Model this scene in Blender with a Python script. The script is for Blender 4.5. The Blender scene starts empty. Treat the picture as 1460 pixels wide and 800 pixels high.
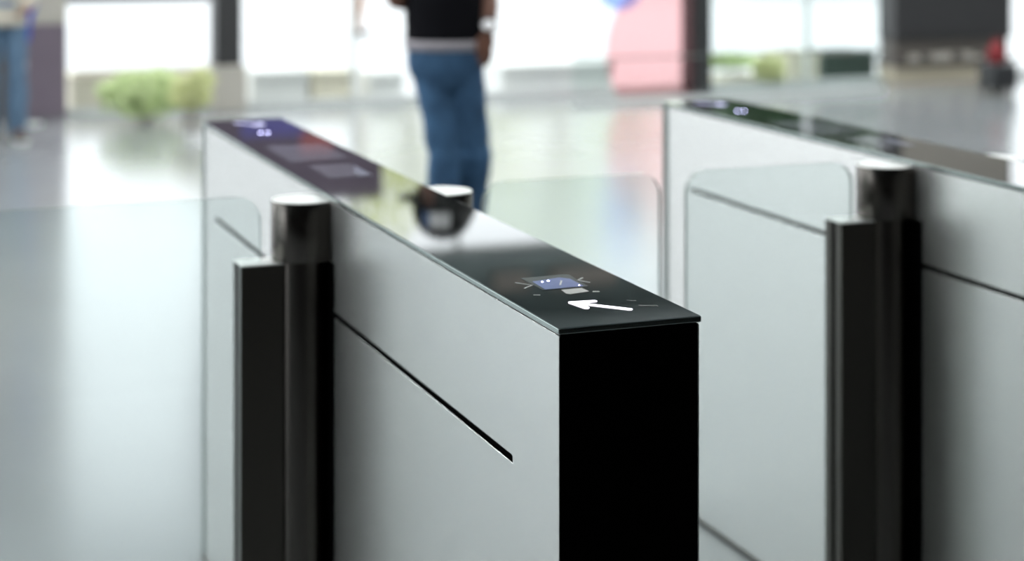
import bpy, bmesh, math, random
from math import sin, cos, pi, radians, sqrt
from mathutils import Vector, Matrix

# ---------------------------------------------------------------- camera, world, sun, exposure
scene = bpy.context.scene
YAW, CAMX, CAMY, CAMZ, FPX, HOR = 0.36268, -0.8758, -2.1398, 1.6324, 2568.6, -135.7
cam_d = bpy.data.cameras.new('camera'); cam = bpy.data.objects.new('camera', cam_d)
scene.collection.objects.link(cam); scene.camera = cam
cam.location = (CAMX, CAMY, CAMZ); cam.rotation_euler = (radians(90), 0, -YAW)
cam_d.sensor_width = 36; cam_d.lens = FPX/1460*36
cam_d.shift_y = -(400-HOR)/1460
cam_d.clip_start = .05; cam_d.clip_end = 400
cam_d.dof.use_dof = True; cam_d.dof.focus_distance = 2.38; cam_d.dof.aperture_fstop = 2.75
scene.view_settings.view_transform = 'Standard'; scene.view_settings.look = 'None'
scene.view_settings.gamma = 1; scene.view_settings.use_curve_mapping = False
scene.view_settings.exposure = 0.28

w = bpy.data.worlds.new('overcast_sky'); scene.world = w; w.use_nodes = True
bg = w.node_tree.nodes['Background']
bg.inputs[0].default_value = (.93, .97, 1.0, 1); bg.inputs[1].default_value = 2.3
sd = bpy.data.lights.new('sun', 'SUN'); sd.energy = .8; sd.angle = radians(6); sd.color = (1, .97, .92)
sun = bpy.data.objects.new('sun', sd); scene.collection.objects.link(sun)
sun.rotation_euler = (radians(-28), radians(12), 0)

random.seed(7)
COL = scene.collection

# ---------------------------------------------------------------- helpers
def img_x(px, Y):
    """x of the point at ground distance Y that lies in the direction of column px"""
    u = (px-730)/FPX; dx = u*cos(YAW)+sin(YAW); dy = -u*sin(YAW)+cos(YAW)
    return CAMX + (Y-CAMY)/dy*dx
def img_z(px, py, Y):
    u = (px-730)/FPX; dy = -u*sin(YAW)+cos(YAW)
    return CAMZ - (Y-CAMY)/dy*(py-HOR)/FPX

def mat(name, col=(.5,.5,.5), rough=.5, metal=0., noise=0., nscale=20., spec=.5, bump=0., bscale=80., coat=0., aniso=0., stretch=None, rvar=0.):
    m = bpy.data.materials.new(name); m.use_nodes = True; nt = m.node_tree; b = nt.nodes['Principled BSDF']
    b.inputs['Base Color'].default_value = (*col, 1); b.inputs['Roughness'].default_value = rough
    b.inputs['Metallic'].default_value = metal; b.inputs['Specular IOR Level'].default_value = spec
    b.inputs['Coat Weight'].default_value = coat
    b.inputs['Anisotropic'].default_value = aniso
    tc = nt.nodes.new('ShaderNodeTexCoord'); mp = nt.nodes.new('ShaderNodeMapping')
    nt.links.new(tc.outputs['Object'], mp.inputs[0])
    if stretch: mp.inputs['Scale'].default_value = stretch
    n = nt.nodes.new('ShaderNodeTexNoise'); n.inputs['Scale'].default_value = nscale; n.inputs['Detail'].default_value = 4
    nt.links.new(mp.outputs[0], n.inputs['Vector'])
    mx = nt.nodes.new('ShaderNodeMix'); mx.data_type = 'RGBA'
    mx.inputs['A'].default_value = (*[c*(1-noise) for c in col], 1); mx.inputs['B'].default_value = (*[min(1,c*(1+noise)) for c in col], 1)
    nt.links.new(n.outputs['Fac'], mx.inputs['Factor']); nt.links.new(mx.outputs['Result'], b.inputs['Base Color'])
    if rvar:
        mr = nt.nodes.new('ShaderNodeMapRange'); mr.inputs['To Min'].default_value = rough-rvar; mr.inputs['To Max'].default_value = rough+rvar
        nt.links.new(n.outputs['Fac'], mr.inputs['Value']); nt.links.new(mr.outputs[0], b.inputs['Roughness'])
    if bump:
        n2 = nt.nodes.new('ShaderNodeTexNoise'); n2.inputs['Scale'].default_value = bscale; n2.inputs['Detail'].default_value = 3
        nt.links.new(mp.outputs[0], n2.inputs['Vector'])
        bp = nt.nodes.new('ShaderNodeBump'); bp.inputs['Strength'].default_value = bump; bp.inputs['Distance'].default_value = .001
        nt.links.new(n2.outputs['Fac'], bp.inputs['Height']); nt.links.new(bp.outputs[0], b.inputs['Normal'])
    return m

def emit(name, col, s):
    m = bpy.data.materials.new(name); m.use_nodes = True; nt = m.node_tree; b = nt.nodes['Principled BSDF']
    b.inputs['Base Color'].default_value = (.02,.02,.02,1)
    b.inputs['Emission Color'].default_value = (*col,1); b.inputs['Emission Strength'].default_value = s
    return m

def glass(name, tint=(.93,.97,.95), ior=1.5, extra=0., gloss=(1,1,1)):
    m = bpy.data.materials.new(name); m.use_nodes = True; nt = m.node_tree; nt.nodes.clear()
    o = nt.nodes.new('ShaderNodeOutputMaterial'); t = nt.nodes.new('ShaderNodeBsdfTransparent'); g = nt.nodes.new('ShaderNodeBsdfGlossy')
    f = nt.nodes.new('ShaderNodeFresnel'); f.inputs[0].default_value = ior; mx = nt.nodes.new('ShaderNodeMixShader')
    t.inputs[0].default_value = (*tint,1); g.inputs['Roughness'].default_value = .01; g.inputs['Color'].default_value = (*gloss,1)
    ge = nt.nodes.new('ShaderNodeNewGeometry'); inv = nt.nodes.new('ShaderNodeMath'); inv.operation = 'SUBTRACT'; inv.inputs[0].default_value = 1
    mu = nt.nodes.new('ShaderNodeMath'); mu.operation = 'MULTIPLY'     # the pane reflects once, at the face the ray enters
    nt.links.new(ge.outputs['Backfacing'], inv.inputs[1]); nt.links.new(f.outputs[0], mu.inputs[0]); nt.links.new(inv.outputs[0], mu.inputs[1])
    nt.links.new(mu.outputs[0], mx.inputs[0])
    nt.links.new(t.outputs[0], mx.inputs[1]); nt.links.new(g.outputs[0], mx.inputs[2]); nt.links.new(mx.outputs[0], o.inputs[0])
    return m

def link(name, bm, m, parent=None, bevel=0, smooth=False, seg=2):
    me = bpy.data.meshes.new(name); bmesh.ops.recalc_face_normals(bm, faces=bm.faces); bm.to_mesh(me); bm.free()
    for mm in (m if isinstance(m, (list, tuple)) else [m]): me.materials.append(mm)
    if smooth:
        for p in me.polygons: p.use_smooth = True
    o = bpy.data.objects.new(name, me); COL.objects.link(o)
    if parent: o.parent = parent
    if bevel:
        b = o.modifiers.new('bevel', 'BEVEL'); b.width = bevel; b.segments = seg; b.limit_method = 'ANGLE'; b.angle_limit = radians(40)
    return o
def tag(o, label, cat, group=None, kind=None):
    o['label'] = label; o['category'] = cat
    if group: o['group'] = group
    if kind: o['kind'] = kind
    return o
def empty(name, loc, rz=0.):
    o = bpy.data.objects.new(name, None); COL.objects.link(o); o.location = loc; o.rotation_euler = (0,0,rz); o.empty_display_size = .1
    return o
def box(bm, x0, x1, y0, y1, z0, z1, mi=0):
    v = [bm.verts.new(p) for p in ((x0,y0,z0),(x1,y0,z0),(x1,y1,z0),(x0,y1,z0),(x0,y0,z1),(x1,y0,z1),(x1,y1,z1),(x0,y1,z1))]
    for f in ((3,2,1,0),(4,5,6,7),(0,1,5,4),(1,2,6,5),(2,3,7,6),(3,0,4,7)):
        fc = bm.faces.new([v[i] for i in f]); fc.material_index = mi
def B(*boxes):
    bm = bmesh.new()
    for b in boxes: box(bm, *b)
    return bm
def structure(o): o['kind'] = 'structure'; return o
def rrect(x0, x1, y0, y1, r, n=6, corners=(1,1,1,1)):
    """rounded rectangle outline; corners: ll, lr, ur, ul"""
    P = []
    for (cx,cy,a0,k) in ((x0,y0,pi,0),(x1,y0,1.5*pi,1),(x1,y1,0,2),(x0,y1,.5*pi,3)):
        rr = r if corners[k] else 1e-5
        ox = cx + (rr if k in (0,3) else -rr); oy = cy + (rr if k in (0,1) else -rr)
        if not corners[k]: P.append((cx,cy)); continue
        for i in range(n+1):
            a = a0+i*pi/2/n; P.append((ox+rr*cos(a), oy+rr*sin(a)))
    return P
def prism(outline, t0, t1, axis='z', holes=(), bm=None, side_mi=0):
    """extrude a 2-D outline (with holes) between t0 and t1 along an axis"""
    bm = bm or bmesh.new()
    def mk(u, v, t):
        return {'z': (u,v,t), 'y': (u,t,v), 'x': (t,u,v)}[axis]
    if not holes:
        lo = [bm.verts.new(mk(u,v,t0)) for u,v in outline]; hi = [bm.verts.new(mk(u,v,t1)) for u,v in outline]
        bm.faces.new(lo[::-1]); bm.faces.new(hi); n = len(lo)
        for i in range(n):
            f = bm.faces.new((lo[i], lo[(i+1)%n], hi[(i+1)%n], hi[i])); f.material_index = side_mi
        return bm
    edges = []
    for loop in (outline, *holes):
        vs = [bm.verts.new(mk(u,v,t0)) for u,v in loop]
        for i in range(len(vs)): edges.append(bm.edges.new((vs[i], vs[(i+1)%len(vs)])))
    bmesh.ops.triangle_fill(bm, edges=edges, use_beauty=True)
    r = bmesh.ops.extrude_face_region(bm, geom=bm.faces[:])
    d = Vector(mk(0,0,t1))-Vector(mk(0,0,t0))
    bmesh.ops.translate(bm, vec=d, verts=[g for g in r['geom'] if isinstance(g, bmesh.types.BMVert)])
    return bm
def stroke(bm, pts, wd, z0, z1):
    """round-ended strokes drawn on a horizontal face"""
    for (ax,ay),(bx,by) in zip(pts, pts[1:]):
        a = math.atan2(by-ay, bx-ax); P = []
        for i in range(9): t = a-pi/2+i*pi/8; P.append((bx+wd/2*cos(t), by+wd/2*sin(t)))
        for i in range(9): t = a+pi/2+i*pi/8; P.append((ax+wd/2*cos(t), ay+wd/2*sin(t)))
        prism(P, z0, z1, bm=bm)
def lathe(prof, cx=0, cy=0, n=64, bm=None):
    bm = bm or bmesh.new(); rings = []
    for r, z in prof:
        rings.append([bm.verts.new((cx+r*cos(2*pi*i/n), cy+r*sin(2*pi*i/n), z)) for i in range(n)] if r > 1e-6 else [bm.verts.new((cx,cy,z))])
    for a, b in zip(rings, rings[1:]):
        for i in range(n):
            j = (i+1)%n
            if len(a) == 1 and len(b) == 1: continue
            if len(a) == 1: bm.faces.new((a[0], b[j], b[i]))
            elif len(b) == 1: bm.faces.new((a[i], a[j], b[0]))
            else: bm.faces.new((a[i], a[j], b[j], b[i]))
    return bm
def children(o): return [c for c in bpy.data.objects if c.parent == o]

# ---------------------------------------------------------------- materials
M_steel = mat('satin_stainless_panel', (.84,.845,.83), .25, .84, noise=.09, nscale=420, bump=.5, bscale=420, rvar=.015)
M_post = mat('brushed_stainless_post', (.15,.138,.126), .25, 1., noise=.06, nscale=60, stretch=(40,40,1), rvar=.03)
M_cap = mat('turned_steel_cap', (.86,.88,.87), .45, .3, noise=.03, nscale=200)
M_clamp = mat('clamp_steel', (.09,.083,.075), .28, 1., noise=.04, nscale=90)
M_black_glass = mat('black_glass', (.006,.008,.008), .03, 0, spec=.5)
M_black = mat('black_gloss_end', (.002,.002,.0022), .15, 0, spec=.12)
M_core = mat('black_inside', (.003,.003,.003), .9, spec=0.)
M_gedge = mat('glass_edge_green', (.34,.39,.38), .2, .85)
M_endglass = mat('end_glass_green', (.11,.15,.14), .3, 0)
M_wing = glass('clear_wing_glass', (.92,.95,.945), 1.45)
M_wing_edge = mat('wing_glass_edge', (.15,.2,.185), .2, 0, spec=.6)
M_arrow = emit('white_led', (.93,.9,1), 2.2)
M_led = emit('blue_white_led', (.62,.62,1), 14)
M_ledbar = emit('violet_white_led', (.66,.66,1), 1.3)
M_window = mat('reader_window', (.16,.2,.38), .08, 0, noise=.2, nscale=60)
M_winframe = mat('reader_window_frame', (.03,.038,.045), .1)
M_window.node_tree.nodes['Principled BSDF'].inputs['Emission Color'].default_value = (.3,.38,.75,1); M_window.node_tree.nodes['Principled BSDF'].inputs['Emission Strength'].default_value = .15
M_mark = mat('printed_mark', (.6,.63,.62), .5)
M_sticker = mat('grey_label', (.2,.2,.19), .35, 0, noise=.15, nscale=200)
M_screen = mat('dark_screen', (.13,.13,.16), .05, 0, noise=.1, nscale=10)
M_screen_l = mat('pale_screen', (.3,.32,.4), .05, 0, noise=.1, nscale=10)

# ---------------------------------------------------------------- setting
Yf = 12.0
M_floor = mat('polished_stone_floor', (.25,.265,.275), .19, 0, noise=.06, nscale=1.5, rvar=.03, spec=.5)
M_floor.node_tree.nodes['Principled BSDF'].inputs['IOR'].default_value = 1.75
structure(link('floor', B((-16,17,-1.6,Yf+.4,-.1,0)), M_floor))
M_dark_floor = mat('unseen_dark_floor', (.015,.014,.013), .95, 0, noise=.2, nscale=80, spec=.1)
structure(link('floor', B((-16,17,-9,-1.6,-.1,0)), M_dark_floor))  # unseen dark floor behind the camera, added to darken reflections in the clamps
M_plaza = mat('pale_paving', (.5,.505,.51), .8, 0, noise=.04, nscale=.8)
structure(link('ground', B((-45,60,Yf+.4,70,-.15,-.05)), M_plaza))
M_ceil = mat('dark_ceiling', (.36,.42,.42), .7, 0, noise=.1, nscale=3)
structure(link('ceiling', B((-16,17,-9,Yf+.4,4.0,4.2)), M_ceil))
M_dwall = mat('dark_wall', (.012,.01,.009), .6, 0, noise=.2, nscale=2)
structure(link('wall_back', B((-16,17,-9.2,-9,0,4.2)), M_dwall))
structure(link('wall_right', B((17,17.2,-9,Yf+.4,0,4.2)), M_dwall))
M_lint = mat('lintel', (.26,.32,.32), .6, 0, noise=.1, nscale=3)
structure(link('wall_front', B((-16,17,Yf,Yf+.4,3.48,4.0)), M_lint))
M_wleft = mat('pale_wall', (.75,.76,.75), .6, 0, noise=.05, nscale=2)
structure(link('wall_left', B((-16.2,-16,-1.99,Yf+.4,0,.3),(-16.2,-16,-2,Yf+.4,3.6,4.2)), M_wleft))

M_beige = mat('beige_cladding', (.42,.4,.36), .6, 0, noise=.08, nscale=4)
M_purple = mat('mauve_cladding', (.16,.13,.165), .4, 0, noise=.12, nscale=3)
M_darkcol = mat('dark_column', (.03,.03,.032), .5, 0, noise=.1, nscale=5)
M_brown = mat('brown_stone', (.09,.08,.072), .5, 0, noise=.2, nscale=4)
M_cream = mat('cream_stone', (.72,.68,.55), .7, 0, noise=.1, nscale=5)
M_grey = mat('grey_stone', (.72,.73,.71), .7, 0, noise=.1, nscale=5)
M_frame = mat('grey_mullion', (.6,.63,.62), .4, .3)

def column(px0, px1, parts, depth=.4):
    x0, x1 = img_x(px0, Yf), img_x(px1, Yf)
    t = empty('column', ((x0+x1)/2, Yf+depth/2, 0)); t['kind'] = 'structure'
    hw = (x1-x0)/2
    for nm, z0, z1, m, g in parts:
        link(nm, B((-hw-g, hw+g, -depth/2-g, depth/2+g, z0, z1)), m, t, .01)
    return t
column(-75, 36, [('lower_cladding',0,.62,M_brown,0),('upper_cladding',.62,3.48,M_brown,0)], .5)
column(38, 95, [('lower_cladding',0,.72,M_purple,0),('upper_cladding',.72,3.48,M_beige,0)])
column(308, 345, [('plinth',0,.36,M_beige,.03),('shaft',.36,3.48,M_darkcol,0)], .25)
column(985, 1015, [('shaft',0,3.48,M_darkcol,0)], .2)
xa, xb = img_x(-980, Yf), img_x(-420, Yf)
structure(link('wall_front', B((xa,xb,Yf+.02,Yf+.3,0,3.48)), mat('unseen_grey_wall', (.3,.32,.32), .6, 0, noise=.05, nscale=2)))  # unseen wall added to dim what the side panels reflect
column(-1900, -1860, [('shaft',0,3.48,M_darkcol,0)], .3)
column(1700, 1760, [('shaft',0,3.48,M_beige,0)], .3)

# glazing between the columns
M_pane = glass('facade_glass', (.97,.98,.98), 1.3)
bays = [(-420,-75),(95,308),(345,985),(1015,1275),(1446,1700)]
for i, (a, b) in enumerate(bays):
    x0, x1 = img_x(a, Yf)+.01, img_x(b, Yf)-.01
    t = structure(empty('window_%d' % (i+1), ((x0+x1)/2, Yf+.15, 0))); h = (x1-x0)/2
    link('pane', B((-h, h, -.006, .006, .05, 3.46)), M_pane, t)
    link('bottom_rail', B((-h, h, -.03, .03, 0, .05)), M_frame, t)
    link('top_rail', B((-h, h, -.03, .03, 3.42, 3.48)), M_frame, t)
    ms = {1: [], 2: [511, 660], 3: [1162]}.get(i, [])
    for px in ms:
        xm = img_x(px, Yf)-(x0+x1)/2
        link('mullion', B((xm-.017, xm+.017, -.03, .03, .05, 3.45)), M_frame, t)

structure(link('wall_left', B((-16.2,-16,-9,-2,0,4.2)), M_dwall))

# ---------------------------------------------------------------- the gate pedestals
TOP = 1.09; W = .2; L = 2.352; YB = 1.18
def make_gate(name, label, x0, left_w, right_w):
    g = empty(name, (x0, 0, 0)); tag(g, label, 'turnstile', 'glass-topped gate pedestals')
    link('core', B((.012, W-.012, .006, L-.006, .0, TOP-.0085)), M_core, g)
    slot = [rrect(.166, 2.184, .868, .8785, .004, 4, (0,0,1,1))]
    for s, xa, xb in ((0, 0, .0022), (1, W-.0022, W)):
        link('side_panel', prism(rrect(-.0015, L-.034, .012, TOP-.0108, .001, 1), xa, xb, 'x', holes=slot), M_steel, g, .0006, seg=1)
        link('slot_lining', B((.0024 if s == 0 else W-.0118, .0118 if s == 0 else W-.0024, .15, 2.2, .86, .885)), M_core, g)
    link('plinth', B((-.003, W+.003, -.003, L+.003, 0, .012)), M_clamp, g, .001)
    link('end_panel', B((0.0008, W-.0028, -.003, .0035, .013, TOP-.0092)), [M_black], g, .001)
    link('end_panel', B((-.0008, W+.0008, L-.0335, L+.003, .013, TOP-.0092)), [M_endglass], g, .001)
    bm = prism(rrect(-.0025, W+.0025, -.006, L+.006, .004, 5), TOP-.0085, TOP, side_mi=1)
    top = link('glass_top', bm, [M_black_glass, M_gedge], g, .0018, seg=3)
    Z0, Z1 = TOP-.0002, TOP+.0004
    # front end: arrow, reader window, marks
    bm = bmesh.new(); stroke(bm, [(.128,.062),(.071,.127)], .0088, Z0, Z1+.0004)
    stroke(bm, [(.103,.124),(.071,.127)], .0088, Z0, Z1+.0005); stroke(bm, [(.071,.127),(.0775,.091)], .0088, Z0, Z1+.0006)
    link('arrow', bm, M_arrow, top)
    wf = link('reader_window', prism([(.064,.2135),(.134,.2145),(.139,.304),(.064,.301)], Z0, Z1), M_winframe, top)
    link('lit_pane', prism([(.0685,.2165),(.128,.2185),(.129,.27),(.118,.284),(.071,.272)], Z1, Z1+.0003), M_window, wf)
    link('inner_line', prism([(.098,.236),(.1,.235),(.113,.262),(.111,.263)], Z1+.0003, Z1+.0005), M_mark, wf)
    for (x, y, r) in ((.083,.264,.0013), (.0935,.268,.0016), (.1235,.224,.0009)):
        link('lamp', lathe([(0,Z1+.0003),(r,Z1+.0003),(r*.7,Z1+.0009),(0,Z1+.0011)], x, y, 16), M_led, wf)
    for pts in ([(.046,.275),(.062,.251),(.045,.236)], [(.149,.272),(.135,.258),(.1465,.240)]):
        bm = bmesh.new(); stroke(bm, pts, .0024, Z0, Z1); link('chevron_mark', bm, M_mark, top)
    link('paper_label', prism([(.089,.207),(.1205,.209),(.122,.184),(.09,.176),(.086,.182)], Z0, Z1), M_sticker, top)
    bm = bmesh.new(); stroke(bm, [(.128,.1805),(.133,.179)], .005, Z0, Z1); link('status_dot', bm, M_mark, top)
    bm = bmesh.new(); stroke(bm, [(.041,.19),(.048,.187)], .0022, Z0, Z1); link('dash_mark', bm, M_mark, top)
    bm = bmesh.new(); random.seed(3)
    for k in range(9): stroke(bm, [(.150+k*.0026, .08-k*.001), (.1515+k*.0026, .0735-k*.001+random.random()*.004)], .0009, Z0, Z1)
    link('small_print', bm, M_sticker, top)
    bm = bmesh.new()
    for k in range(5): stroke(bm, [(.148+k*.0022, .114-k*.0016), (.1492+k*.0022, .1125-k*.0016)], .0011, Z0, Z1)
    link('small_print', bm, M_sticker, top)
    # rear end: screens, lit bar arrow and lamps
    link('screen', prism([(.034,1.57),(.168,1.60),(.170,1.835),(.040,1.84)], Z0, Z1), M_screen, top)
    s2 = link('screen', prism([(.052,1.33),(.146,1.335),(.148,1.51),(.058,1.52)], Z0, Z1), M_screen, top)
    link('bright_strip', prism([(.118,1.335),(.145,1.336),(.146,1.47),(.122,1.40)], Z1, Z1+.0003), M_screen_l, s2)
    bm = bmesh.new(); stroke(bm, [(.070,2.29),(.126,2.225)], .009, Z0, Z1+.0004); stroke(bm, [(.102,2.225),(.126,2.225)], .009, Z0, Z1+.0005); stroke(bm, [(.126,2.225),(.124,2.262)], .009, Z0, Z1+.0006)
    link('arrow', bm, M_ledbar, top)
    for (x, y) in ((.085,2.078),(.101,2.072)):
        link('lamp', lathe([(0,Z1),(.0024,Z1),(.002,Z1+.001),(0,Z1+.0012)], x, y, 16), M_led, top)
    # posts, clamps and glass wings
    for s, xc, ww in ((-1, -.038, left_w), (1, W+.038, right_w)):
        sx = .0 if s < 0 else W
        link('post_reflection_strip', B((min(sx, sx+s*.0012), max(sx, sx+s*.0012), YB-.085, YB+.085, .02, .966)), M_core, g)  # black strip painting the post's dark reflection on the side panel
        bo = link('post', lathe([(.0535,0.0),(.0535,.968)], xc, YB), M_post, g, smooth=True)
        bo.data.polygons[0].use_smooth = True
        cp = lathe([(.0,.966),(.0595,.966),(.0605,.9675),(.0605,1.0745),(.0595,1.0765)], xc, YB)
        c = link('post_cap', cp, M_post, bo, smooth=True)
        link('post_top', lathe([(.0593,1.0762),(.0588,1.0775),(0,1.0775)], xc, YB), M_cap, bo)
        link('cap_bridge', B((min(xc, 0 if s<0 else W), max(xc, 0 if s<0 else W), YB-.059, YB+.059, .9675, 1.074)), M_post, bo, .002)
        xi = xc+s*.045; xo = xc+s*.126
        a, b = min(xi,xo), max(xi,xo)
        link('clamp_plate', B((a, b, YB-.034, YB-.007, .10, .963)), M_clamp, g, .0012)
        link('clamp_plate', B((a, b, YB+.007, YB+.034, .10, .963)), M_clamp, g, .0012)
        link('clamp_lit_top', B((a+.0005, b-.0005, YB-.0335, YB+.0335, .9628, .965)), M_cap, g)  # thin pale plate paints the light on the clamp's upper face
        link('clamp_gasket', B((a+.004, b-.004, YB-.0068, YB+.0068, .101, .958)), M_core, g)
        xg = xc+s*.082; xe = xg+s*ww
        a, b = min(xg,xe), max(xg,xe)
        link('glass_wing', prism(rrect(a, b, .13, TOP-.002, .045, 8, (1,1,1,1)), YB-.0055, YB+.0055, 'y', side_mi=1), [M_wing, M_wing_edge], g)
    return g
g1 = make_gate('gate_pedestal', 'steel gate pedestal in the centre with black front end and white arrow on top', 0, .75, .385)
g2 = make_gate('gate_pedestal', 'brighter steel gate pedestal at the right edge, its near end outside the frame', 1.2743, .39, .385)

# ---------------------------------------------------------------- people
M_skin = mat('brown_skin', (.16,.07,.045), .55, 0, noise=.08, nscale=30)
M_skin2 = mat('tan_skin', (.36,.2,.13), .55, 0, noise=.08, nscale=30)
M_hair = mat('black_hair', (.006,.005,.005), .6, 0, noise=.3, nscale=80)
M_shirt = mat('black_shirt', (.005,.005,.007), .9, 0, noise=.2, nscale=30, spec=.1)
M_hem = mat('pale_hem', (.32,.3,.33), .9)
M_jeans = mat('blue_denim', (.045,.1,.185), .85, 0, noise=.75, nscale=9, bump=.3, bscale=40, spec=.15)
M_shoe = mat('dark_shoe', (.02,.02,.022), .6); M_sole = mat('white_sole', (.6,.6,.58), .7)
M_watch = mat('white_watch', (.9,.9,.92), .3, 0)
M_cap_b = mat('black_cap', (.006,.006,.007), .85, spec=.1); M_cap_w = mat('white_cap_panel', (.85,.86,.87), .8); M_cap_bl = mat('blue_cap_panel', (.06,.12,.26), .8)
M_eye = mat('eye_white', (.7,.7,.68), .2); M_lip = mat('lips', (.2,.06,.05), .5)

def ball(bm, c, r):
    bmesh.ops.create_icosphere(bm, subdivisions=2, radius=r, matrix=Matrix.Translation(Vector(c)))
def tube(bm, pts, n=14):
    """pts: (point, radius); round limb with rounded ends"""
    P = [(Vector(p), r) for p, r in pts]; rings = []
    for i, (p, r) in enumerate(P):
        d = (P[min(i+1, len(P)-1)][0]-P[max(i-1, 0)][0]).normalized(); m = d.to_track_quat('Z', 'Y').to_matrix()
        rings.append([bm.verts.new(p+m@Vector((r*cos(2*pi*k/n), r*sin(2*pi*k/n), 0))) for k in range(n)])
    for A, Bb in zip(rings, rings[1:]):
        for k in range(n): bm.faces.new((A[k], A[(k+1)%n], Bb[(k+1)%n], Bb[k]))
    bm.faces.new(rings[0][::-1]); bm.faces.new(rings[-1])
    for p, r in P: ball(bm, p, r*.99)
def loft(bm, secs, n=32, ang=0.):
    """secs: (centre, rx, ry) flat elliptical sections from bottom to top"""
    rings = []
    for c, rx, ry in secs:
        c = Vector(c); m = Matrix.Rotation(ang, 3, 'Z')
        rings.append([bm.verts.new(c+m@Vector((rx*cos(2*pi*k/n), ry*sin(2*pi*k/n), 0))) for k in range(n)])
    for A, Bb in zip(rings, rings[1:]):
        for k in range(n): bm.faces.new((A[k], A[(k+1)%n], Bb[(k+1)%n], Bb[k]))
    bm.faces.new(rings[0][::-1]); bm.faces.new(rings[-1])
def merged(name, bm, m, parent, vox, smooth=3, fold=0.):
    bmesh.ops.recalc_face_normals(bm, faces=bm.faces)
    o = link(name, bm, m, parent)
    r = o.modifiers.new('remesh', 'REMESH'); r.mode = 'VOXEL'; r.voxel_size = vox; r.use_smooth_shade = True
    if smooth: sm = o.modifiers.new('smooth', 'SMOOTH'); sm.iterations = smooth; sm.factor = .5
    if fold:
        tx = bpy.data.textures.new('folds', 'CLOUDS'); tx.noise_scale = .13
        d = o.modifiers.new('folds', 'DISPLACE'); d.texture = tx; d.strength = fold; d.mid_level = .5; d.texture_coords = 'LOCAL'
    return o
def hand(bm, w, d, side, curl=.32):
    w, d, side = Vector(w), Vector(d).normalized(), Vector(side).normalized()
    side = (side-d*side.dot(d)).normalized(); nrm = d.cross(side)
    for off in (-.026,-.009,.009,.026):
        tube(bm, [(w, .016), (w+d*.045+side*off*.9, .0135), (w+d*.088+side*off, .0115)], 10)
    for off, ln in ((.029,.074),(.010,.084),(-.010,.078),(-.028,.062)):
        q = w+d*.086+side*off; dd = d.copy(); pts = [(q, .0098)]
        for k in range(3):
            dd = (dd+nrm*curl).normalized(); q = q+dd*ln/3+side*off*.05; pts.append((q, .0092-.0009*k))
        tube(bm, pts, 10)
    q = w+d*.03+side*.022; pts = [(q, .014)]
    for k in range(3): q = q+(d*.75+side*.55+nrm*.15*k).normalized()*.026; pts.append((q, .0115-.0008*k))
    tube(bm, pts, 10)

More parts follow.
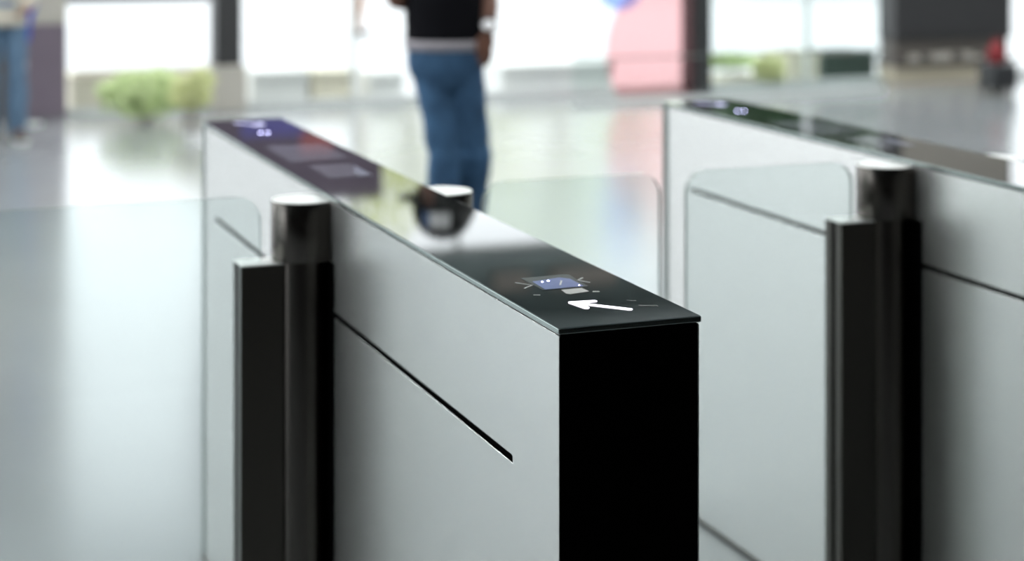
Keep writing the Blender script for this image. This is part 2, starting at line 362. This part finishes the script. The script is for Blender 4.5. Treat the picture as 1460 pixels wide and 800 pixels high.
def person(name, label, loc, rz, J, skinm, shirtm, legm, shoem=None, cap=False, watch=False, scale=1., face=(0,-1), bare_leg=False, hem=True, low=0., long_sleeve=False):
    t = empty(name, loc, rz); tag(t, label, 'person'); t.scale = (scale,)*3
    g = lambda k: Vector(J[k])
    fd = Vector((face[0], face[1], 0)).normalized(); sd_ = Vector((-fd.y, fd.x, 0)); fa = math.atan2(fd.y, fd.x)
    H = g('head'); up = Vector((0,0,1))
    # body
    bm = bmesh.new()
    loft(bm, [(g('pelvis')-up*.09, .10, .09), (g('pelvis'), .135, .095), (g('waist'), .12, .09), (g('waist')*.5+g('chest')*.5, .135, .1), (g('chest'), .15, .105), (g('neck')-up*.07, .12, .075), (g('neck')-up*.02, .06, .055)])
    tube(bm, [(g('neck')-up*.04, .056), (g('neck')*.5+H*.5-up*.03, .052), (H-up*.05, .05)])
    loft(bm, [(H+fd*k-up*(-dz), a, b) for dz, a, b, k in ((-.115,.03,.032,.045),(-.10,.055,.045,.03),(-.07,.078,.062,.012),(-.03,.09,.072,.002),(.02,.098,.077,-.004),(.06,.094,.074,-.008),(.09,.075,.06,-.01),(.11,.04,.034,-.012))], 28, fa)
    tube(bm, [(H+fd*.088+up*.01, .01), (H+fd*.11-up*.018, .014), (H+fd*.095-up*.028, .015)], 10)
    for s_ in (-1,1): tube(bm, [(H+sd_*s_*.076+up*.02, .012), (H+sd_*s_*.083, .014), (H+sd_*s_*.077-up*.025, .01)], 10)
    for s_ in 'lr':
        S_, E_, W_ = g('shoulder_'+s_), g('elbow_'+s_), g('wrist_'+s_)
        tube(bm, [(g('chest')*.5+S_*.5+up*.02, .075), (S_, .062), (S_*.5+E_*.5, .05), (E_, .041)]); tube(bm, [(E_, .041), (E_*.7+W_*.3, .043), (E_*.35+W_*.65, .034), (W_, .027)])
        hand(bm, W_, g('hand_'+s_)-W_, J.get('thumb_'+s_, (0,-1,0)))
        Hp, K_, A_ = g('hip_'+s_), g('knee_'+s_), g('ankle_'+s_); toe = g('toe_'+s_)
        tube(bm, [(Hp, .074), (Hp*.5+K_*.5, .062), (K_, .055)]); tube(bm, [(K_, .055), (K_*.68+A_*.32, .057), (K_*.3+A_*.7, .042), (A_, .037)])
        tube(bm, [(A_-up*.01, .036), ((A_+toe)/2-up*.012, .032), (toe, .024)])
    merged('body', bm, skinm, t, .0075, 2)
    # shirt
    bm = bmesh.new()
    loft(bm, [(g('waist')-up*(.08+low), .167, .128), (g('waist')-up*.03, .162, .123), (g('waist')*.5+g('chest')*.5, .16, .12), (g('chest'), .17, .125), (g('chest')*.4+g('neck')*.6, .165, .105), (g('neck')-up*.045, .10, .075), (g('neck')-up*.01, .064, .06)])
    for s_ in 'lr':
        S_, E_, W_ = g('shoulder_'+s_), g('elbow_'+s_), g('wrist_'+s_)
        tube(bm, [(g('chest')*.5+S_*.5+up*.02, .085), (S_, .075), (S_*.45+E_*.55, .062)])
        if long_sleeve: tube(bm, [(S_*.45+E_*.55, .062), (E_, .055), (W_, .042)])
    merged('shirt', bm, shirtm, t, .012, 3, .012)
    if hem:
        bm = bmesh.new(); loft(bm, [(g('waist')-up*.115, .166, .128), (g('waist')-up*.075, .168, .131)])
        link('undershirt_hem', bm, M_hem, t, smooth=True)
    # trousers
    bm = bmesh.new()
    loft(bm, [(g('pelvis')-up*.12, .10, .10), (g('pelvis')-up*.06, .15, .12), (g('pelvis'), .162, .128), (g('pelvis')+up*.05, .158, .122)])
    for s_ in 'lr':
        Hp, K_, A_ = g('hip_'+s_), g('knee_'+s_), g('ankle_'+s_)
        tube(bm, [(Hp, .09), (Hp*.5+K_*.5, .079), (Hp*.2+K_*.8, .074)])
        if not bare_leg: tube(bm, [(Hp*.2+K_*.8, .074), (K_, .072), (K_*.5+A_*.5, .074), (A_, .068)])
    merged('shorts' if bare_leg else 'trousers', bm, legm, t, .012, 2, .022)
    # shoes
    for s in 'lr':
        an, toe = g('ankle_'+s), g('toe_'+s); v = (toe-an); v.z = 0; ang = math.atan2(v.y, v.x)
        out = [(-.075,-.03),(-.085,0),(-.075,.03),(0,.04),(.1,.048),(.16,.042),(.19,.018),(.195,0),(.19,-.018),(.16,-.042),(.1,-.048),(0,-.04)]
        bm = bmesh.new(); rings = []
        for z, k in ((0.0,1.0),(.02,1.02),(.022,.97),(.05,.92),(.075,.7)):
            sx = 1 if z < .05 else (.9 if z < .06 else .55)
            rings.append([bm.verts.new((x*sx*k if x > 0 else x*k, y*k, z)) for x, y in out])
        for A, Bb in zip(rings, rings[1:]):
            for i in range(len(A)): 
                f = bm.faces.new((A[i], A[(i+1)%len(A)], Bb[(i+1)%len(A)], Bb[i])); f.material_index = 1 if A is rings[0] else 0
        bm.faces.new(rings[0][::-1]); bm.faces.new(rings[-1])
        bmesh.ops.rotate(bm, matrix=Matrix.Rotation(ang,3,'Z'), verts=bm.verts[:]); bmesh.ops.translate(bm, vec=(an.x, an.y, 0), verts=bm.verts[:])
        link('shoe', bm, [shoem or M_shoe, M_sole], t, smooth=True)
    # head details
    def ell(c, r, sc, m, nm, cut=None, par=t):
        bm = bmesh.new(); bmesh.ops.create_uvsphere(bm, u_segments=24, v_segments=16, radius=1)
        if cut is not None: bmesh.ops.delete(bm, geom=[v for v in bm.verts if v.co.z < cut], context='VERTS')
        bmesh.ops.scale(bm, vec=[r*k for k in sc], verts=bm.verts[:]); bmesh.ops.rotate(bm, matrix=Matrix.Rotation(math.atan2(fd.y,fd.x),3,'Z'), verts=bm.verts[:])
        bmesh.ops.translate(bm, vec=c, verts=bm.verts[:]); return link(nm, bm, m, par, smooth=True)
    for s in (-1,1): ell(H+fd*.088+sd_*s*.032+Vector((0,0,.015)), .011, (.6,1,1), M_eye, 'eye')
    ell(H+fd*.09+Vector((0,0,-.055)), .024, (.4,1,.3), M_lip, 'mouth')
    ell(H-fd*.052+Vector((0,0,.005)), .1, (.98,1.03,1.3), M_hair, 'hair', -.9)
    if cap:
        c = ell(H+Vector((0,0,.06)), .124, (1.0,.98,.98), M_cap_b, 'cap', -.3)
        # brim: a curved tongue in front of the crown
        bm = bmesh.new(); R = []
        for i in range(13):
            a = -1.0+2.0*i/12
            for_ = [(.108*cos(a), .108*sin(a), .035), ((.115+.095*cos(a*.9))*cos(a*.8), .1*sin(a), .018-.02*a*a)]
            R.append([bm.verts.new(H+fd*x+sd_*y+Vector((0,0,z+dz))) for dz in (0,.006) for x,y,z in for_])
        for A, Bb in zip(R, R[1:]):
            for i0, i1 in ((0,1),(1,3),(3,2),(2,0)): bm.faces.new((A[i0],A[i1],Bb[i1],Bb[i0]))
        bm.faces.new((R[0][0],R[0][1],R[0][3],R[0][2])); bm.faces.new((R[-1][0],R[-1][1],R[-1][3],R[-1][2]))
        link('brim', bm, M_cap_b, c)
        # two-tone panel on the side of the crown
        for nm, m, a0, a1 in (('white_panel', M_cap_w, -1.98, -1.3), ('blue_panel', M_cap_bl, -2.25, -1.98)):
            bm = bmesh.new(); G = []
            for i in range(9):
                a = a0+(a1-a0)*i/8; row = []
                for j in range(6):
                    e = -.08+.5*j/5; row.append(bm.verts.new(H+Vector((.1275*cos(e)*cos(a), .1275*cos(e)*sin(a), .06+.125*sin(e)))))
                G.append(row)
            for A, Bb in zip(G, G[1:]):
                for j in range(5): bm.faces.new((A[j],A[j+1],Bb[j+1],Bb[j]))
            link(nm, bm, m, c, smooth=True)
    if watch:
        wv, ev = g('wrist_r'), g('elbow_r'); ax = (ev-wv).normalized(); p = wv+ax*.03
        bm = lathe([(.036,-.012),(.038,0),(.036,.012)], 0, 0, 24); lathe([(0,.0),(.001,.0)],0,0,8,bm)
        q = ax.to_track_quat('Z','Y').to_matrix()
        bmesh.ops.rotate(bm, matrix=q, verts=bm.verts[:]); bmesh.ops.translate(bm, vec=p, verts=bm.verts[:])
        wt = link('watch', bm, M_shoe, t, smooth=True)
        bm = lathe([(0,-.004),(.026,-.004),(.028,0),(.026,.006),(0,.007)], 0, 0, 24)
        bmesh.ops.rotate(bm, matrix=Vector((0,-1,.9)).normalized().to_track_quat('Z','Y').to_matrix(), verts=bm.verts[:])
        bmesh.ops.translate(bm, vec=p+Vector((0,-.041,0)), verts=bm.verts[:]); link('watch_face', bm, M_watch, wt, smooth=True)
    return t

S = 350.
def loc_of(px, fwd):
    rt = (px-730)/FPX*fwd
    return (CAMX+fwd*sin(YAW)+rt*cos(YAW), CAMY+fwd*cos(YAW)-rt*sin(YAW), 0)
def q(px, py, d=0.):   # local: across, away, up
    return ((px-635)/S, d, CAMZ-(py-HOR)/S)
J = dict(pelvis=q(636,82), waist=q(635,30), chest=(-.012,0,1.40), neck=(-.012,-.01,1.56), head=(-.008,-.03,1.725),
    shoulder_l=(-.185,0,1.475), elbow_l=(-.2,-.02,1.25), wrist_l=(-.1,.2,1.22), hand_l=(-.02,.25,1.25), thumb_l=(0,0,1),
    shoulder_r=(.165,0,1.475), elbow_r=q(696,-2,.03), wrist_r=q(697,42,-.06), hand_r=q(691,74,-.07), thumb_r=(-1,-.3,0),
    hip_l=q(619,104), knee_l=q(635,222,-.05), ankle_l=q(620,404,.0), toe_l=(.10,-.14,.025),
    hip_r=q(660,104), knee_r=q(677,220,.02), ankle_r=q(655,404,.2), toe_r=(.16,.10,.025))
px, py, _ = loc_of(635, FPX/S)
person('person', 'person in black shirt, blue jeans and wristwatch standing beyond the centre pedestal', (px, py, 0), -YAW, J, M_skin, M_shirt, M_jeans, cap=True, watch=True, face=(-1,.45))

# person cut by the left edge
J2 = dict(pelvis=(0,0,.95), waist=(0,0,1.1), chest=(0,0,1.33), neck=(0,0,1.47), head=(0,-.02,1.62),
    shoulder_l=(-.17,0,1.39), elbow_l=(-.24,0,1.12), wrist_l=(-.25,-.05,.90), hand_l=(-.25,-.07,.82),
    shoulder_r=(.17,0,1.39), elbow_r=(.23,0,1.12), wrist_r=(.16,-.14,.95), hand_r=(.12,-.2,.9),
    hip_l=(-.08,0,.88), knee_l=(-.09,-.03,.48), ankle_l=(-.1,.02,.09), toe_l=(-.11,-.13,.025),
    hip_r=(.08,0,.88), knee_r=(.09,-.02,.48), ankle_r=(.1,.03,.09), toe_r=(.12,-.12,.025))
M_cream_cloth = mat('cream_cloth', (.5,.47,.4), .9); M_royal = mat('royal_blue_cloth', (.01,.03,.42), .6)
M_denim2 = mat('faded_denim', (.1,.17,.26), .9, 0, noise=.3, nscale=9)
a, b, _ = loc_of(4, 12.4)
person('person', 'person in faded blue jeans cut off by the left edge of the picture', (a, b, 0), -YAW+.4, J2, M_skin2, M_cream_cloth, M_denim2, hem=False, long_sleeve=True, low=.22)
# far pedestrian outside
a, b, _ = loc_of(511, 23.2)
M_shorts = mat('grey_shorts', (.3,.3,.32), .9)
person('person', 'distant pedestrian with bare legs out on the bright paving left of the man in jeans', (a, b, -.05), 1.2, J2, M_skin2, M_cream_cloth, M_shorts, bare_leg=True, hem=False)

# blue banner by the left pier
t = empty('banner', (img_x(37, 11.6), 11.6, 0)); tag(t, 'narrow royal blue banner hanging on a thin pole in front of the mauve column', 'banner')
bm = bmesh.new(); n = 12; rows = []
for i in range(n+1):
    z = .62+i*.14; xx = .02*sin(i*.7); wv = .055+.012*sin(i*1.1) if i > 1 else .03
    rows.append([bm.verts.new((xx-wv, .01*cos(i), z)), bm.verts.new((xx, -.03, z)), bm.verts.new((xx+wv, .01*sin(i), z)),
                 bm.verts.new((xx+wv, .02+.01*sin(i), z)), bm.verts.new((xx, -.02, z)), bm.verts.new((xx-wv, .02+.01*cos(i), z))])
for A, Bb in zip(rows, rows[1:]):
    for i in range(6): bm.faces.new((A[i],A[(i+1)%6],Bb[(i+1)%6],Bb[i]))
link('cloth', bm, M_royal, t, smooth=True)
link('pole', lathe([(0,0),(.012,0),(.012,2.35),(0,2.36)], 0, .05, 16), M_frame, t, smooth=True)
link('base', lathe([(0,0),(.13,0),(.13,.012),(.02,.03),(0,.03)], 0, .05, 24), M_frame, t)

# ---------------------------------------------------------------- things along the facade
def leaf_cloud(bm, c, r, n, size, rnd):
    for _ in range(n):
        v = Vector((rnd.gauss(0,1), rnd.gauss(0,1), rnd.gauss(0,1))).normalized()*(rnd.random()**.4)
        p = Vector(c)+Vector((v.x*r[0], v.y*r[1], v.z*r[2]))
        a = Vector((rnd.uniform(-1,1), rnd.uniform(-1,1), rnd.uniform(-1,1))).normalized(); b = a.orthogonal().normalized()
        s = size*rnd.uniform(.6,1.3); nn = a.cross(b)*s*.12
        q = [p-a*s, p-b*s*.45+nn, p+a*s, p+b*s*.45+nn]
        f = bm.faces.new([bm.verts.new(x) for x in q])
M_leaf = mat('fresh_green_leaves', (.58,.7,.36), .6, 0, noise=.4, nscale=3)
M_leaf_y = mat('yellow_green_leaves', (.66,.7,.36), .6, 0, noise=.4, nscale=3)
M_leaf_d = mat('dark_green_leaves', (.035,.085,.03), .6, 0, noise=.4, nscale=2)
M_bark = mat('bark', (.12,.09,.07), .9, 0, noise=.3, nscale=20)
def planter(px0, px1, ztop, label, m, shrubs, Y=12.75, depth=.5):
    x0, x1 = img_x(px0,Y), img_x(px1,Y); t = empty('planter', ((x0+x1)/2, Y, -.05)); tag(t, label, 'planter'); h = (x1-x0)/2
    z = ztop+.05
    link('trough', prism(rrect(-h, h, -depth/2, depth/2, .02, 3), 0, z-.04, holes=()), m, t, .006)
    link('rim', prism(rrect(-h-.015, h+.015, -depth/2-.015, depth/2+.015, .02, 3), z-.04, z, holes=[rrect(-h+.04, h-.04, -depth/2+.04, depth/2-.04, .02, 3)]), m, t, .004)
    link('soil', B((-h+.04, h-.04, -depth/2+.04, depth/2-.04, z-.045, z-.02)), M_bark, t)
    return t
def shrub(px, py0, py1, rw, Y, label, m, n=900, base=0.):
    x = img_x(px, Y); z0, z1 = max(base, img_z(px, py1, Y)), img_z(px, py0, Y)
    t = empty('shrub', (x, Y, base)); tag(t, label, 'shrub')
    rnd = random.Random(int(px)); bm = bmesh.new(); cz = (z0+z1)/2-base
    leaf_cloud(bm, (0,0,cz), (rw, rw*.7, (z1-z0)/2), n, .035, rnd)
    for k in range(3): leaf_cloud(bm, (rnd.uniform(-.6,.6)*rw, 0, cz+rnd.uniform(-.2,.3)*(z1-z0)), (rw*.6, rw*.5, (z1-z0)*.3), n//4, .035, rnd)
    link('foliage', bm, m, t)
    for k in range(5):
        a = k*1.26; link('stem', lathe([(.008,0),(.006,cz*.5),(.003,cz*1.1)], .05*cos(a), .05*sin(a), 8), M_bark, t, smooth=True)
planter(97, 302, img_z(130,104,12.75), 'long cream stone planter outside the left bay, behind the shrubs', M_cream, 0)
shrub(205, 100, 170, .36, 11.4, 'green shrub on the floor in the left bay beside the cream planter', M_leaf, 800)
shrub(272, 102, 158, .17, 10.9, 'yellow-green shrub just left of the dark column', M_leaf_y, 420)
def bench(px0, px1, py0, m, label, Y=12.8, d=.45):
    x0, x1 = img_x(px0,Y), img_x(px1,Y); z = img_z((px0+px1)/2, py0, Y)+.05; h = (x1-x0)/2
    t = empty('bench', ((x0+x1)/2, Y, -.05)); tag(t, label, 'bench')
    link('slab', B((-h,h,-d/2,d/2,z-.07,z)), m, t, .01)
    for s in (-1,1): link('leg', B((s*h*.97-.06 if s>0 else -h*.97, s*h*.97 if s>0 else -h*.97+.06, -d/2+.03, d/2-.03, 0, z-.07)), m, t, .006)
    link('back_board', B((-h+.06,h-.06,-d/2+.04,-d/2+.08,.02,z-.07)), m, t)
bench(352, 432, 98, M_grey, 'grey stone bench outside, just right of the dark column')
bench(436, 494, 97, M_cream, 'cream stone bench outside, left of the thin mullion')
bench(517, 566, 100, M_grey, 'grey stone bench outside, hidden partly by the man in jeans')
bench(703, 862, 88, M_grey, 'long grey stone bench outside, left of the pink disc')
M_dgreen = mat('dark_green_box', (.045,.075,.06), .6, 0, noise=.2, nscale=4)
planter(1022, 1085, img_z(1050,108,12.75), 'cream stone planter just right of the black column', M_cream, 0)
shrub(1040, 76, 118, .28, 12.75, 'green shrub in the cream planter right of the black column', M_leaf, 900, .12)
shrub(1097, 76, 140, .16, 12.2, 'yellow-green shrub standing between two planters', M_leaf_y, 600)
planter(1108, 1148, img_z(1130,74,12.5), 'tall narrow cream planter left of the dark green one', M_cream, 0, 12.6)
planter(1153, 1228, img_z(1200,78,12.5), 'wide dark green planter box left of the dark kiosk', M_dgreen, 0, 12.9, .5)

# dark kiosk at the right
x0, x1 = img_x(1277, 11.9), img_x(1443, 11.9); t = empty('kiosk', ((x0+x1)/2, 12.4, 0)); h = (x1-x0)/2
tag(t, 'dark kiosk with a tan lower front standing at the right of the facade', 'kiosk')
zc, zt = img_z(1350, 92, 11.9), img_z(1350, 56, 11.9)
link('lower_front', B((-h,h-.02,-.5,-.2,0,zc)), mat('tan_front', (.4,.36,.28), .7, 0, noise=.1, nscale=5), t, .01)
link('counter', B((-h-.02,h,-.54,-.2,zc,zc+.04)), M_brown, t, .008)
link('display_band', B((-h+.02,h-.02,-.46,-.2,zc+.04,zt)), M_brown, t, .005)
link('upper_body', B((-h,h,-.5,-.2,zt,3.34)), M_darkcol, t, .02)
link('sign_panel', B((-h+.05,h-.05,-.53,-.5,2.2,3.25)), mat('taupe_panel', (.3,.28,.25), .5, 0, noise=.15, nscale=3), t, .01)
link('canopy', B((-h-.05,h,-.6,-.2,3.34,3.46)), M_brown, t, .01)
rnd = random.Random(5)
for k in range(8):
    x = -h+.15+k*(2*h-.35)/8
    o = link('parcel', B((x, x+.1, 12.4-.52-12.4+.0, -.46, 0, rnd.uniform(.03,.07))), [M_beige, M_brown, M_beige][k%3], None, .004)
    o.location = (t.location.x, t.location.y, zc+.041)
    tag(o, 'small parcel on the kiosk counter', 'parcel', 'small parcels on the kiosk counter')
# dark suitcase with red bag
Ys = 10.9; x0, x1 = img_x(1405, Ys), img_x(1441, Ys); zz = img_z(1420, 90, Ys); hh = (x1-x0)/2
t = empty('suitcase', ((x0+x1)/2, Ys, 0)); tag(t, 'dark upright suitcase on the floor at the right end of the kiosk', 'suitcase')
M_case = mat('dark_case', (.025,.027,.03), .4)
link('shell', B((-hh,hh,-.12,.12,.05,zz)), M_case, t, .03, seg=3)
for sx in (-1,1):
    for sy in (-1,1): link('wheel', prism([(.022*cos(a*pi/6)+sy*.08, .026+.022*sin(a*pi/6)) for a in range(12)], sx*(hh-.05)-.01, sx*(hh-.05)+.01, 'x'), M_core, t)
bm = B((-.08,-.07,.09,.1,zz-.02,zz+.0),(.07,.08,.09,.1,zz-.02,zz+.0),(-.08,.08,.085,.105,zz-.006,zz+.004)); link('handle', bm, M_frame, t)
t2 = empty('bag', ((x0+x1)/2-.03, Ys-.02, zz)); tag(t2, 'small red bag resting on the dark suitcase', 'bag')
M_red = mat('red_cloth', (.2,.015,.02), .7, 0, noise=.2, nscale=20)
bm = bmesh.new(); bmesh.ops.create_uvsphere(bm, u_segments=24, v_segments=14, radius=1); bmesh.ops.scale(bm, vec=(.085,.07,.11), verts=bm.verts[:])
for v in bm.verts: v.co.z = max(v.co.z, -.085)+.085; v.co.x *= 1.15-v.co.z*1.5
link('pouch', bm, M_red, t2, smooth=True)
bm = bmesh.new()
for i in range(12):
    a0, a1 = pi*i/12, pi*(i+1)/12
    vs = [bm.verts.new((.04*cos(a), yy, .17+.06*sin(a)*k)) for a in (a0,a1) for yy, k in ((-.006,1),(.006,1))]
    bm.faces.new((vs[0],vs[1],vs[3],vs[2]))
hd = link('strap', bm, M_red, t2); sm = hd.modifiers.new('solidify','SOLIDIFY'); sm.thickness = .006

# glass barrier with pink disc
Yb = 11.3; x0, x1 = img_x(816, Yb), img_x(1262, Yb); t = empty('glass_barrier', ((x0+x1)/2, Yb, 0)); h = (x1-x0)/2; xc = t.location.x
tag(t, 'clear glass barrier bearing a large translucent pink disc, beyond the lane', 'barrier')
M_bar = glass('barrier_glass', (.95,.975,.97), 1.3)
link('glass_sheet', B((-h,h,-.006,.006,.04,1.25)), M_bar, t)
link('bottom_channel', B((-h,h,-.02,.02,0,.05)), M_frame, t, .003)
zr = img_z(1000, 79, Yb); link('rail', B((-h,h,-.018,-.007,zr-.008,zr+.008)), mat('dull_rail', (.16,.18,.17), .4, .5), t, .002)
M_pink = glass('pink_film', (.985,.74,.75), 1.12); M_blue = glass('blue_film', (.6,.7,.97), 1.15)
def film(pxc, pyc, rpx, m, nm, y, clip=None):
    xx = img_x(pxc, Yb)-xc; z = img_z(pxc, pyc, Yb); r = img_x(pxc+rpx, Yb)-img_x(pxc, Yb); r *= .98
    P = [(xx+r*cos(i*pi/32), z+r*sin(i*pi/32)) for i in range(64)]
    if clip: P = [(min(u, img_x(clip,Yb)-xc), v) for u, v in P]
    P = [(u, min(max(v,.06),1.24)) for u, v in P]
    link(nm, prism(P, y-.0006, y+.0006, 'y'), m, t)
film(972, 72, 107, M_pink, 'pink_disc', -.0075, 990)
film(884, -22, 34, M_blue, 'blue_disc', -.0085)

# hanging sign seen reflected in the glass top, dark purple with a red mark
x0, x1 = img_x(283, 11.7), img_x(543, 11.7); t = empty('hanging_sign', ((x0+x1)/2, 11.7, 2.0)); h = (x1-x0)/2
tag(t, 'dark purple overhead sign reflected in the far end of the centre pedestal top', 'sign')
M_sign = mat('dark_purple_board', (.1,.075,.11), .5, 0, noise=.2, nscale=5)
link('board', B((-h,h,-.05,.05,0,.88)), M_sign, t, .01)
link('blue_field', B((-h+2*h*.22,-h+2*h*.56,-.056,-.05,.2,.35)), mat('sign_blue', (.1,.09,.3), .5), t)
link('red_mark', B((-h+2*h*.54,-h+2*h*.72,-.056,-.05,.33,.47)), mat('sign_red', (.32,.1,.11), .5), t)
for s in (-1,1): link('hanger', lathe([(.012,.88),(.012,2.0)], s*h*.8, 0, 12), M_frame, t, smooth=True)

# boxes on the lintel, unseen fill panels added to brighten the hall
M_brbox = mat('brown_housing', (.42,.375,.34), .6, 0, noise=.1, nscale=6)
for (p0, p1) in ((700,750),(782,872),(900,958),(1050,1120)):
    xa, xb = img_x(p0, Yf), img_x(p1, Yf); o = link('speaker_box', B((-(xb-xa)/2,(xb-xa)/2,-.1,0,0,.16)), M_brbox, None, .01); o.location = ((xa+xb)/2, Yf-.001, 3.62)
    tag(o, 'brown box speaker fixed on the lintel over the facade', 'speaker', 'box speakers on the lintel')
M_fill = emit('fill_panel_glow', (.98,1,.99), 14.0)
for iy, y in enumerate((2.6, 5.2, 7.8, 10.4)):
    for ix in range(9):
        x = -12.5+3*ix
        t = empty('fill_panel', (x, y, 4.0)); tag(t, 'added fill light panel under the hall ceiling, out of view', 'lamp', 'added fill light panels over the hall')
        link('housing', B((-.85,.85,-.3,.3,-.06,0)), M_frame, t, .005); link('diffuser', B((-.82,.82,-.27,.27,-.066,-.06)), M_fill, t)

# ---------------------------------------------------------------- trees beyond the paving
def tree(x, y, h, r, m, label, n=2600, seed=1):
    t = empty('tree', (x, y, -.05)); tag(t, label, 'tree', 'trees beyond the paving'); rnd = random.Random(seed)
    link('trunk', lathe([(.22,0),(.16,.5),(.13,h*.4),(.09,h*.6),(.02,h*.85)], 0, 0, 14), M_bark, t, smooth=True)
    bm = bmesh.new()
    for k in range(9):
        a = rnd.uniform(0,2*pi); rr = r*.55*rnd.random()
        leaf_cloud(bm, (rr*cos(a), rr*sin(a), h*(.45+.45*rnd.random())), (r*.55, r*.55, h*.16), n//9, .16, rnd)
    link('foliage', bm, m, t)
for i, (px_, Y, hh_, r, kind) in enumerate(((585,32,7.3,1.6,1),(690,44,9.0,1.7,1),(800,38,7.8,1.7,1),(900,50,8.0,2.,1),(1060,31,6.0,1.8,2),(1160,38,7.5,2.4,2),(1300,33,6.0,1.9,2),(1380,39,7,2.4,2))):
    tree(img_x(px_, Y), Y, hh_, r, (M_leaf, M_leaf_y, M_leaf_d)[kind], ('green tree beyond the paving', 'pale yellow-green tree beyond the paving', 'dark green tree beyond the paving')[kind], seed=i+11)
xa, xb = img_x(1045,28), img_x(1262,28); t = empty('hedge', ((xa+xb)/2, 28, -.05)); tag(t, 'tall dark green hedge across the paving behind the dark green planter', 'hedge')
rnd = random.Random(99); bm = bmesh.new(); h = (xb-xa)/2
for k in range(16): leaf_cloud(bm, (-h+.5+(2*h-1)*(k%8)/7, 0, 1.9+2.4*(k//8)+rnd.uniform(-.2,.3)), (.95,.6,1.7), 420, .15, rnd)
link('foliage', bm, M_leaf_d, t)
for k in range(5): link('stem', lathe([(.06,0),(.05,2),(.02,4.2)], -h+.6+(2*h-1.2)*k/4, 0, 10), M_bark, t, smooth=True)
# low dark kerb wall where the left bay ends
Yk = 29.5; x0, x1 = img_x(60,Yk), img_x(306,Yk)
o = link('kerb_wall', B((x0,x1,Yk,Yk+.4,-.05,.45)), M_darkcol, None, .02); tag(o, 'low dark wall along the far side of the paving', 'wall')
